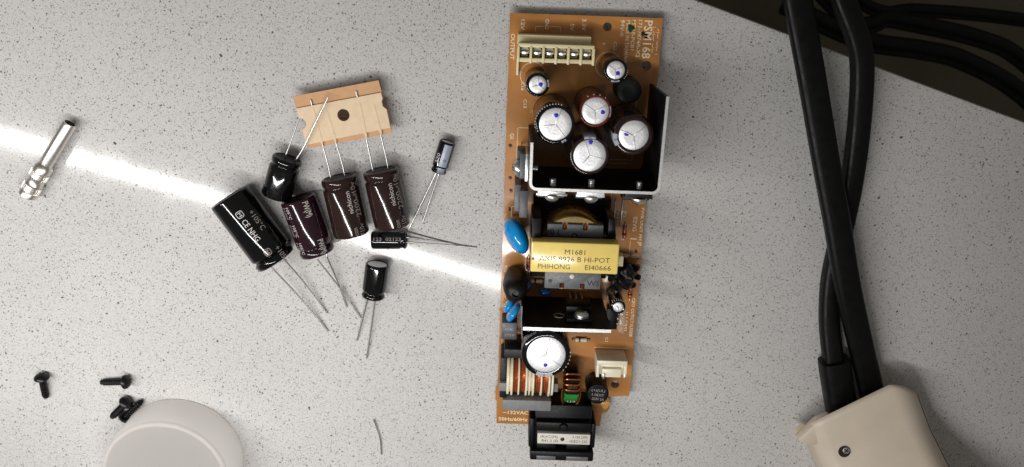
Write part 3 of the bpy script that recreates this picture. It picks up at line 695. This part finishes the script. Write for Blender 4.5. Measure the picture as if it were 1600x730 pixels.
MB().prism([(42.0, -76.5), (44.4, -76.5), (45.4, -84.4), (42.0, -84.4)], BT + 4.3, 28, 0.3).build('bobbin_cheek', 'black_plastic', board)
for (x0, x1, y0, y1, z1, sgn) in ((17.8, 40.2, -86.5, -79.8, 27.0, 1), (17.8, 40.6, -107.2, -98.0, 27.0, -1)):
    rl = MB()
    ye = y1 if sgn > 0 else y0                      # outer edge with its two wire notches
    yi = ye - sgn * 2.2
    a, b = sorted((ye, yi)); c, d = sorted((yi, y0 if sgn > 0 else y1))
    poly = [(x0, y0 if sgn > 0 else y1), (x0, ye)]
    for nx in (x0 + (x1 - x0) * 0.31, x0 + (x1 - x0) * 0.68): poly += [(nx - 0.9, ye), (nx - 0.9, yi), (nx + 0.9, yi), (nx + 0.9, ye)]
    poly += [(x1, ye), (x1, y0 if sgn > 0 else y1)]
    ro = MB().prism(poly, 21.5, z1, 0.18).build('bobbin_rail', 'grey_plastic', board, smooth=30)
    for nx in (x0 + (x1 - x0) * 0.31, x0 + (x1 - x0) * 0.68):
        MB().tube([(nx, yi + sgn * 0.2, 26.2), (nx, ye + sgn * 0.6, 25.2), (nx, ye + sgn * 0.9, 20)], 0.55, 8).build('winding_wire', 'copper', ro)
    if sgn > 0:
        lettering('0 L', 2.6, 'ferrite_dark', ro, (21.3, -83.2, z1 + 0.03), 0, 4.6)
        MB().lathe([(0.75, 0.0), (0.75, 0.12), (1.15, 0.12), (1.15, 0.0)], 24).build('moulded_ring', 'ferrite_dark', ro, (28.8, -84.4, z1))
    else:
        lettering('WS', 2.3, 'print_black', ro, (37.6, -104.6, z1 + 0.03), 0, 5.2, 0.02)
        MB().lathe([(0, 0.05), (0.8, 0.05)], 20).build('moulded_hole', 'print_black', ro, (20.0, -104.0, z1))
        MB().lathe([(0, 0.2), (0.8, 0.15), (1.0, 0.0)], 20).build('ejector_mark', 'label_paper', ro, (28.8, -102.0, z1))
        MB().box(x0 + 0.4, x0 + 15, y0 - 0.12, y0 - 0.02, z1 - 1.2, z1 - 0.4, 0).build('edge_strip', 'label_paper', ro)
# sleeved black lumps either side of the transformer
bl = MB().lathe([(0, 0), (4.4, 0), (5.0, 2), (5.2, 8), (4.9, 13), (5.1, 17), (4.3, 20.0), (2.6, 21.6), (1.5, 21.8), (1.3, 20.6), (0, 20.4)], 36, mod=lambda k, i, a: 1 + 0.07 * math.sin(3 * a + k * 1.3)).build('sleeved_thermistor', 'black_lump', board, (6.1, -110.6, BT))
lp = MB().ball((51.4, -106.2, BT + 6.5), 5.6, 6.0, 7.0, 5, 0.45, None, 0.32)
lp.ball((46.8, -102.6, BT + 8), 4.4, 3.4, 6.5, 4, 0.4, None, 0.4)
lpo = lp.build('potted_lump', 'black_lump', board, smooth=60)
for x, y in ((56.2, -103.0), (57.2, -107.0), (55.4, -110.6)):
    MB().lathe([(0.5, 0), (0.5, 2.6), (0.75, 2.9), (1.25, 2.8), (1.4, 0)], 18, Matrix.Rotation(R(35), 4, 'Y')).build('sleeve_end', 'black_plastic', lpo, (x, y, BT + 5.0))
for x, y, rz in ((46.4, -108.4, 70), (50.6, -111.6, 100)):
    MB().lathe([(0, -3), (1.1, -2.9), (1.25, 0), (1.1, 2.9), (0, 3)], 16, Matrix.Rotation(R(rz), 4, 'Z') @ AX_X).build('resistor', 'cream_bobbin', board, (x, y, BT + 2.0))
mat('glue', srgb(206, 170, 140), 0.18, var=0.2, vscale=300, bump=0.5, bscale=900, trans=0.3)
mat('orange_glass', srgb(176, 84, 40), 0.15, var=0.2)
MB().ball((54.2, -129.5, BT), 1.7, 8.5, 0.7, 4, 0.5, None, 0.5).build('glue_patch', 'glue', board)
MB().ball((38.0, -126.6, BT), 6.5, 2.2, 0.5, 4, 0.5, None, 0.4).build('glue_patch', 'glue', board)
MB().ball((45.8, -112.0, BT), 2.0, 6.0, 0.6, 4, 0.5, None, 0.4).build('glue_patch', 'glue', board)
for x, y, rz, bm in ((11.6, -104.6, 90, 'orange_glass'), (15.4, -112.4, 0, 'cream_bobbin'), (25.0, -112.2, 0, 'black_plastic'), (31.0, -112.6, 0, 'cream_bobbin'), (56.6, -116.4, 90, 'orange_glass'), (36.4, -139.6, 0, 'cream_bobbin'), (52.0, -88.8, 90, 'orange_glass')):
    Mx = Matrix.Rotation(R(rz), 4, 'Z') @ AX_X
    ax = MB().lathe([(0, -2.6), (0.8, -2.5), (1.0, -1.9), (0.85, -1.2), (0.85, 1.2), (1.0, 1.9), (0.8, 2.5), (0, 2.6)], 16, Mx).build('axial_part', bm, board, (x, y, BT + 1.2))
    MB().lathe([(0.9, -0.9), (0.93, -0.85), (0.93, -0.35), (0.9, -0.3)], 16, Mx).build('colour_band', 'black_plastic', ax)
    for k in (-1, 1):
        dx, dy = math.cos(R(rz)) * k, math.sin(R(rz)) * k
        MB().tube([(dx * 2.5, dy * 2.5, 0), (dx * 3.6, dy * 3.6, 0), (dx * 3.9, dy * 3.9, -0.4), (dx * 3.9, dy * 3.9, -1.6)], 0.3, 8).build('lead', 'tin_wire', ax)
# lower flat heat sink with its screw, hole and transistor
h2x0, h2x1, h2y, h2z = 9.4, 44.8, -120.7, 38.0
pl = plate_mesh('heat_sink', [(h2x0, BT + 0.3), (h2x1, BT + 0.3), (h2x1, h2z), (h2x0, h2z)], [circle(24.6, 25.5, 1.9, 24)[::-1]], -0.75, 0.75)
pl.transform(Matrix.Rotation(R(90), 4, 'X'))
h2 = link('heat_sink', pl, 'black_anodised', board, (0, h2y, 0))
MB().box(h2x0, h2x1, -0.72, 0.72, h2z + 0.01, h2z + 0.07, 0).build('cut_edge', 'aluminium_edge', h2)
MB().lathe([(1.9, 0), (1.95, 0.25), (2.3, 0.3), (2.5, 0)], 28, AX_Y).build('eyelet', 'steel', h2, (24.6, 0.75, 25.5))
q = transistor(32.6, h2y + 0.8, 32.0, R(180), 'black_plastic', 'ferrite_dark', 10.4)
board_screw(33.6, h2y + 2.1, 28.5, (0, 1, 0), 3.0)
MB().merge(sheet([(h2x0 - 0.6, -114.0), (h2x0 - 0.6, -121.2), (h2x0 + 0.6, -133.0)], 0.5, BT, 31)).build('insulating_strip', 'grey_plastic', board)
# chips at the right end of the heat sink
for x0, x1, y0, y1, h in ((42.0, 48.6, -134.4, -128.0, 5.2), (46.6, 51.4, -132.4, -122.6, 5.0)):
    ic = MB().box(x0, x1, y0, y1, BT + 1.0, BT + h, 0.3).build('optocoupler', 'black_plastic', board)
    for k in range(3):
        MB().box(x1 - 0.1, x1 + 0.9, y0 + 1.1 + k * 2.5, y0 + 2.3 + k * 2.5, BT - 0.3, BT + h * 0.62, 0.1).build('pin', 'tin_wire', ic)
lettering('C5', 1.5, 'print_white', board, (45.2, -133.2, BT + 5.25), 0, 3.6)
# grey film capacitor box on the left edge
fc = MB().box(0.9, 7.6, -136.4, -128.4, BT, 15.0, 0.35).build('film_capacitor', 'grey_epoxy', board)
lettering('474K', 1.2, 'print_dim', fc, (4.2, -131.6, 15.03), 0, 4.0); lettering('275V', 1.2, 'print_dim', fc, (4.4, -134.2, 15.03), 0, 4.4)
# common mode choke
cz = BT + 11.0; cyc = -152.0
ck = MB().box(2.3, 23.6, -167.3, -162.3, BT + 0.5, 21.0, 0.4).build('choke_core', 'ferrite', board)  # paler grey than the other core parts: lamplight put into its colour
MB().box(2.3, 23.6, -142.8, -138.6, BT + 0.5, 20.0, 0.4).build('core_bar', 'ferrite_dark', ck)
MB().box(0.9, 3.6, -162.2, -142.9, BT + 0.5, 19.5, 0.4).build('core_leg', 'ferrite_dark', ck)
MB().box(0.7, 4.2, -157.8, -153.8, 16.0, 21.8, 0.3).build('core_clip', 'ferrite', ck)
MB().box(24.0, 26.2, -157.4, -153.4, 16.0, 21.8, 0.3).build('core_clip', 'ferrite', ck)
for x0, x1, r in ((3.8, 4.9, 9.2), (5.6, 6.5, 9.6), (8.7, 9.4, 9.4), (11.9, 12.7, 9.6), (13.4, 14.1, 9.4), (14.9, 15.7, 9.6), (18.4, 19.1, 9.4), (21.8, 22.6, 9.6), (23.1, 24.0, 9.2)):
    MB().lathe([(0, x0), (r - 0.2, x0), (r, x0 + 0.15), (r, x1 - 0.15), (r - 0.2, x1), (0, x1)], 44, AX_X).build('bobbin_flange', 'cream_bobbin', ck, (0, cyc, cz))
MB().lathe([(0, 4.9), (8.0, 4.9), (8.0, 5.6), (0, 5.6)], 40, AX_X).build('bobbin_spool', 'cream_bobbin', ck, (0, cyc, cz))
MB().lathe([(0, 12.7), (7.6, 12.7), (7.6, 14.9), (0, 14.9)], 40, AX_X).build('bobbin_spool', 'cream_bobbin', ck, (0, cyc, cz))
for x0, x1 in ((6.5, 8.7), (9.4, 11.9), (15.7, 18.4), (19.1, 21.8)):
    pr = [(0, x0)]; n = 4; w = (x1 - x0) / n
    for k in range(n):
        for j in range(5):
            a = math.pi * j / 4; pr.append((7.9 + 0.45 * math.sin(a), x0 + w * k + w / 2 * (1 - math.cos(a)) + 0.001 * j))
    MB().lathe(pr + [(0, x1)], 44, AX_X).build('copper_winding', 'copper', ck, (0, cyc, cz))
# green taped toroid
gx, gy, gz = 32.4, -157.0, BT + 8.5
def ring_seg(mb, r0, r1, hw, a0, a1, n):
    prev = None; t = bmesh.new(); full = abs(a1 - a0) > 359; rings = []
    cs = []
    for cx_, cr in ((-1, r0), (1, r0), (1, r1), (-1, r1)): cs.append((cx_ * hw, cr))
    bvl = 0.8
    sec = [(-hw, r0 + bvl), (-hw + bvl, r0), (hw - bvl, r0), (hw, r0 + bvl), (hw, r1 - bvl), (hw - bvl, r1), (-hw + bvl, r1), (-hw, r1 - bvl)]
    for k in range(n + 1):
        a = R(a0 + (a1 - a0) * k / n)
        rings.append([t.verts.new((x, rr * math.cos(a), rr * math.sin(a))) for x, rr in sec])
    for A, B in zip(rings, rings[1:]):
        for i in range(8): t.faces.new((A[i], A[(i + 1) % 8], B[(i + 1) % 8], B[i]))
    t.faces.new(rings[0]); t.faces.new(rings[-1][::-1])
    bmesh.ops.recalc_face_normals(t, faces=t.faces[:])
    return mb.merge(t)
tor = ring_seg(MB(), 3.2, 8.2, 2.9, 0, 359.5, 40).build('toroid_choke', 'black_plastic', board, (gx, gy, gz))
ring_seg(MB(), 3.0, 8.6, 3.15, 100, 162, 14).build('green_tape', 'green_tape', tor)
lettering('1J2', 1.6, 'print_white', tor, (0, -5.4, 7.35), 0, 3.6, rot=(R(38), 0, 0))
for a in (38, 54, 70, 86):
    ca, sa = math.cos(R(a)), math.sin(R(a)); pts = []
    for k in range(25):
        f = 2 * math.pi * k / 24; c_, s_ = math.cos(f), math.sin(f)
        x = 3.35 * math.copysign(abs(c_) ** 0.6, c_); rr = 5.7 + 3.0 * math.copysign(abs(s_) ** 0.6, s_)
        pts.append((x, rr * ca, rr * sa))
    MB().tube(pts, 0.5, 8, cap=False).build('copper_turn', 'copper', tor, (0, 0, 0))
MB().tube(smooth_path([(-3.9, -1.0, 4.5), (-4.0, -4.5, 3.8), (-3.4, -8.4, 2.8), (-1.4, -10.0, 2.4), (1.4, -10.0, 2.4), (3.4, -8.4, 2.8), (4.0, -4.5, 3.8), (3.9, -1.0, 4.5)], 6), 0.45, 8).build('copper_loop', 'copper', tor)
# fuse, connector, power inlet
fu = MB().lathe([(4.6, 0), (4.8, 0.3), (4.8, 11.9), (4.6, 12.3), (4.3, 12.4), (4.2, 12.2), (0, 12.2)], 44).build('round_fuse', 'black_plastic', board, (44.3, -160.4, BT))
for s, y, ln in (('(+)(UL)', 1.8, 6.0), ('1.0DIT', -0.4, 5.4), ('250V 2A', -2.4, 5.4)): lettering(s, 1.2, 'print_dim', fu, (0.1, y, 12.23), R(-4), ln)
wc = MB().box(42.9, 56.2, -146.4, -144.2, BT, BT + 12, 0.3).box(42.9, 44.2, -152.2, -146.3, BT, BT + 12.02, 0.2).box(54.9, 56.2, -152.2, -146.3, BT, BT + 12.02, 0.2)
wco = wc.build('wire_header', 'white_nylon', board)
MB().box(44.2, 54.9, -152.0, -146.3, BT, BT + 9.6, 0.3).build('header_shelf', 'white_nylon', wco)
MB().prism([(45.4, -152.5), (53.9, -152.5), (53.9, -148.4), (45.4, -148.4)], BT + 9.5, BT + 11.4, 0.4).build('latch', 'white_nylon', wco)
for x in (46.2, 55.6): MB().box(x - 0.4, x + 0.4, -153.0, -150.4, BT + 10, BT + 12.2, 0.1).build('pin', 'tin_wire', wco)
ix0, ix1 = 17.0, 42.2
inl = MB().box(ix0, ix1, -187.0, -166.0, BT + 0.2, 17.6, 0.6).build('power_inlet', 'black_plastic', board)
MB().box(ix0 + 0.6, ix1 - 0.4, -176.8, -172.6, 17.4, 21.4, 0.3).build('cover_ridge', 'black_plastic', inl)
MB().lathe([(0, 0), (2.0, 0), (1.9, 5), (1.4, 6.0), (0, 6.2)], 20).build('centre_post', 'black_plastic', inl, (29.6, -174.4, 16.5))
lb = MB().box(ix0 + 1.4, ix1 - 0.6, -183.0, -178.0, 17.4, 21.6, 0.1).build('rating_label', 'label_paper', inl)
for s, x, y, ln in (('(R)(C)(H)', 23.4, -179.4, 7.6), ('R41.2 (S)', 23.9, -181.5, 7.2), ('3 10A 250V', 37.2, -179.3, 6.8), ('<KEC> 125', 36.4, -181.5, 7.8)): lettering(s, 1.25, 'print_black', lb, (x, y, 21.63), 0, ln)
MB().lathe([(0, 0.06), (0.85, 0.06), (0.95, 0)], 18).build('label_hole', 'print_black', lb, (29.4, -180.6, 21.6))
MB().box(15.4, 43.6, -191.0, -186.4, 0.3, 22.6, 0.7).build('flange', 'black_plastic', inl)
for x0, x1 in ((18.2, 26.8), (31.4, 41.2)): MB().box(x0, x1, -190.2, -188.2, 22.4, 23.4, 0.4).build('flange_rib', 'grey_plastic', inl)
for x0, x1 in ((18.2, 26.8), (31.4, 41.2)): MB().box(x0, x1, -186.3, -183.6, 17.4, 20.6, 0.4).build('inner_rib', 'black_plastic', inl)
MB().box(14.6, 16.9, -186.3, -172, 6, 19.6, 0.5).build('side_clip', 'black_plastic', inl); MB().box(42.3, 44.2, -186.3, -174, 6, 19.0, 0.5).build('side_clip', 'black_plastic', inl)
# ------------------------------------------------------------------ beige plug shell with two black cords
PO, PR = (130.5, -191.0), R(24)
plug = thing('cord_shell', 'beige plastic shell with two black cords at the lower right', 'plug shell', (*PO, 0), PR)
PW, PLn, PH = 53.0, 95.0, 20.0
def shell_profile():
    pts = [(0.0, 0.3), (0.0, 4.0), (0.6, 14.0), (1.6, 17.2), (4.0, 19.2), (8.0, PH)]
    pts += [(PW - 13 + 13 * math.sin(R(a)), PH - 13 + 13 * math.cos(R(a))) for a in range(0, 91, 9)]
    pts += [(PW, 4), (PW - 0.6, 0.3)]
    return pts
t = bmesh.new(); prof = shell_profile(); rows = []
ys = [(0.6, 0.90, 0.90), (0.3, 0.95, 0.95), (-0.5, 0.985, 0.985), (-2, 1.0, 1.0), (-12, 1.0, 1.04), (-22, 1.0, 1.12), (-36, 1.0, 1.6), (-62, 1.0, 3.2), (-PLn, 1.0, 4.4)]  # unseen rear rows rise steeply, added to throw shade to the right
def shell_point(x, z, y, k, kz):
    """the end leans out over the cords and its right corner is rounded in plan"""
    fade = max(0.0, 1 + y / 40.0)
    yy = y - max(0.0, PH - z) * 0.62 * fade + (min(x, 38) * 0.12 - max(0.0, (x - 38) / 15) ** 2 * 11) * fade
    return (PW / 2 + (x - PW / 2) * (0.7 + 0.3 * k), yy, 0.3 + (z - 0.3) * kz)
for y, k, kz in ys:
    rows.append([t.verts.new(shell_point(x, z, y, k, kz)) for x, z in prof])
for A, B in zip(rows, rows[1:]):
    for i in range(len(prof) - 1): t.faces.new((A[i], A[i + 1], B[i + 1], B[i]))
    t.faces.new((A[-1], A[0], B[0], B[-1]))
t.faces.new(rows[0]); t.faces.new(rows[-1][::-1])
bmesh.ops.recalc_face_normals(t, faces=t.faces[:])
MB().merge(t).build('shell', 'beige_shell', plug, smooth=45)
sx, sz = PW - 13 + 13.03 * math.sin(R(58)), PH - 13 + 13.03 * math.cos(R(58))
MB().tube([shell_point(sx, sz, y, k, kz) for y, k, kz in ys[2:]], 0.2, 8).build('seam', 'dark_pit', plug)
MB().prism([(-5.4, -4.6), (6.0, 0.75), (12.0, 1.0), (12.0, -6.0), (1.2, -11.0), (-3.6, -7.4)], 13.2, 18.6, 1.2).build('shoulder', 'beige_shell', plug)
MB().prism([(-4.4, -6.0), (1.0, -4.0), (1.0, -13.5), (-1.4, -12.4)], 8.0, 13.0, 0.6).build('lip', 'beige_lip_lit', plug)
TS = Matrix.Rotation(R(-8.6), 4, 'X')
rc = MB().lathe([(3.3, -0.1), (3.15, 0.18), (2.8, 0.2), (2.6, 0.02)], 32, TS).build('screw_recess', 'beige_shell', plug, (11.6, -16.4, PH * 1.076))
MB().lathe([(2.75, 0.12), (0, 0.12)], 28, TS).build('recess_shade', 'dark_pit', rc)  # dark disc paints the shade inside the screw recess
MB().lathe([(0, 0.22), (1.2, 0.2), (1.5, 0.12)], 20, TS).build('recessed_screw', 'steel', rc, (0.8, 0.1, 0.02))
for k in (0, 1): MB().box(-1.1, 1.1, -0.22, 0.22, 0.2, 0.26, 0, M=TS @ Matrix.Rotation(R(30 + 90 * k), 4, 'Z')).build('cross_slot', 'dark_pit', rc, (0.8, 0.1, 0.03))
pinv = (Matrix.Translation((*PO, 0)) @ Matrix.Rotation(PR, 4, 'Z')).inverted()
def cord(name, pts, r, flat):
    MB().tube([pinv @ Vector(p) for p in smooth_path(pts, 10)], r, 20, flat=flat).build(name, 'cord_black', plug, smooth=50)
cord('cord', [(90, 60, 14), (109.3, -8.4, 14), (117.8, -37.5, 14), (127.2, -70.9, 14), (135.1, -98.0, 14), (143.5, -126.8, 13), (153.8, -155.2, 10), (160.7, -173.5, 8), (165.6, -188, 8)], 5.3, 0.6)
cord('cord', [(96, 60, 10), (115, 18, 13), (126.9, -8.4, 14), (134.5, -22.9, 13), (138.7, -35.4, 11), (141.6, -58.9, 8), (142.3, -83.6, 6), (140.9, -109.3, 4.6), (139.7, -126.9, 4.4), (140.7, -145.1, 5), (143.7, -163.1, 6.5), (146.4, -175.6, 7)], 4.3, 0.85)
cord('strain_relief', [(144.2, -163.5, 7), (145.4, -169, 7), (147.4, -177, 7), (151.4, -192, 7)], 6.6, 0.85)
# ------------------------------------------------------------------ cables hanging below the counter edge
for k, (r, z, pts, lb_) in enumerate(((7.5, -300, [(205, -20), (265.8, -45.7), (311.9, -53.3), (346.5, -61.5), (398.2, -88.4), (470, -150)], 'lowest of the black cables in the dark beyond the counter edge'),
                                (7, -330, [(230, 0), (267.4, -33.4), (285.2, -36.4), (297, -32), (318.7, -35.4), (372.2, -47.1), (410, -64), (480, -120)], 'middle black cable in the dark beyond the counter edge'),
                                (5.5, -350, [(240, 30), (276.3, -14.1), (302.9, -27.5), (330, -26.0), (411.7, -33.0), (500, -50)], 'uppermost black cable in the dark beyond the counter edge'))):
    tag(MB().tube(smooth_path([(x, y, z) for x, y in pts], 8), r, 14).build('hanging_cable', 'cord_black'), lb_, 'cable', 'black cables beyond the counter')
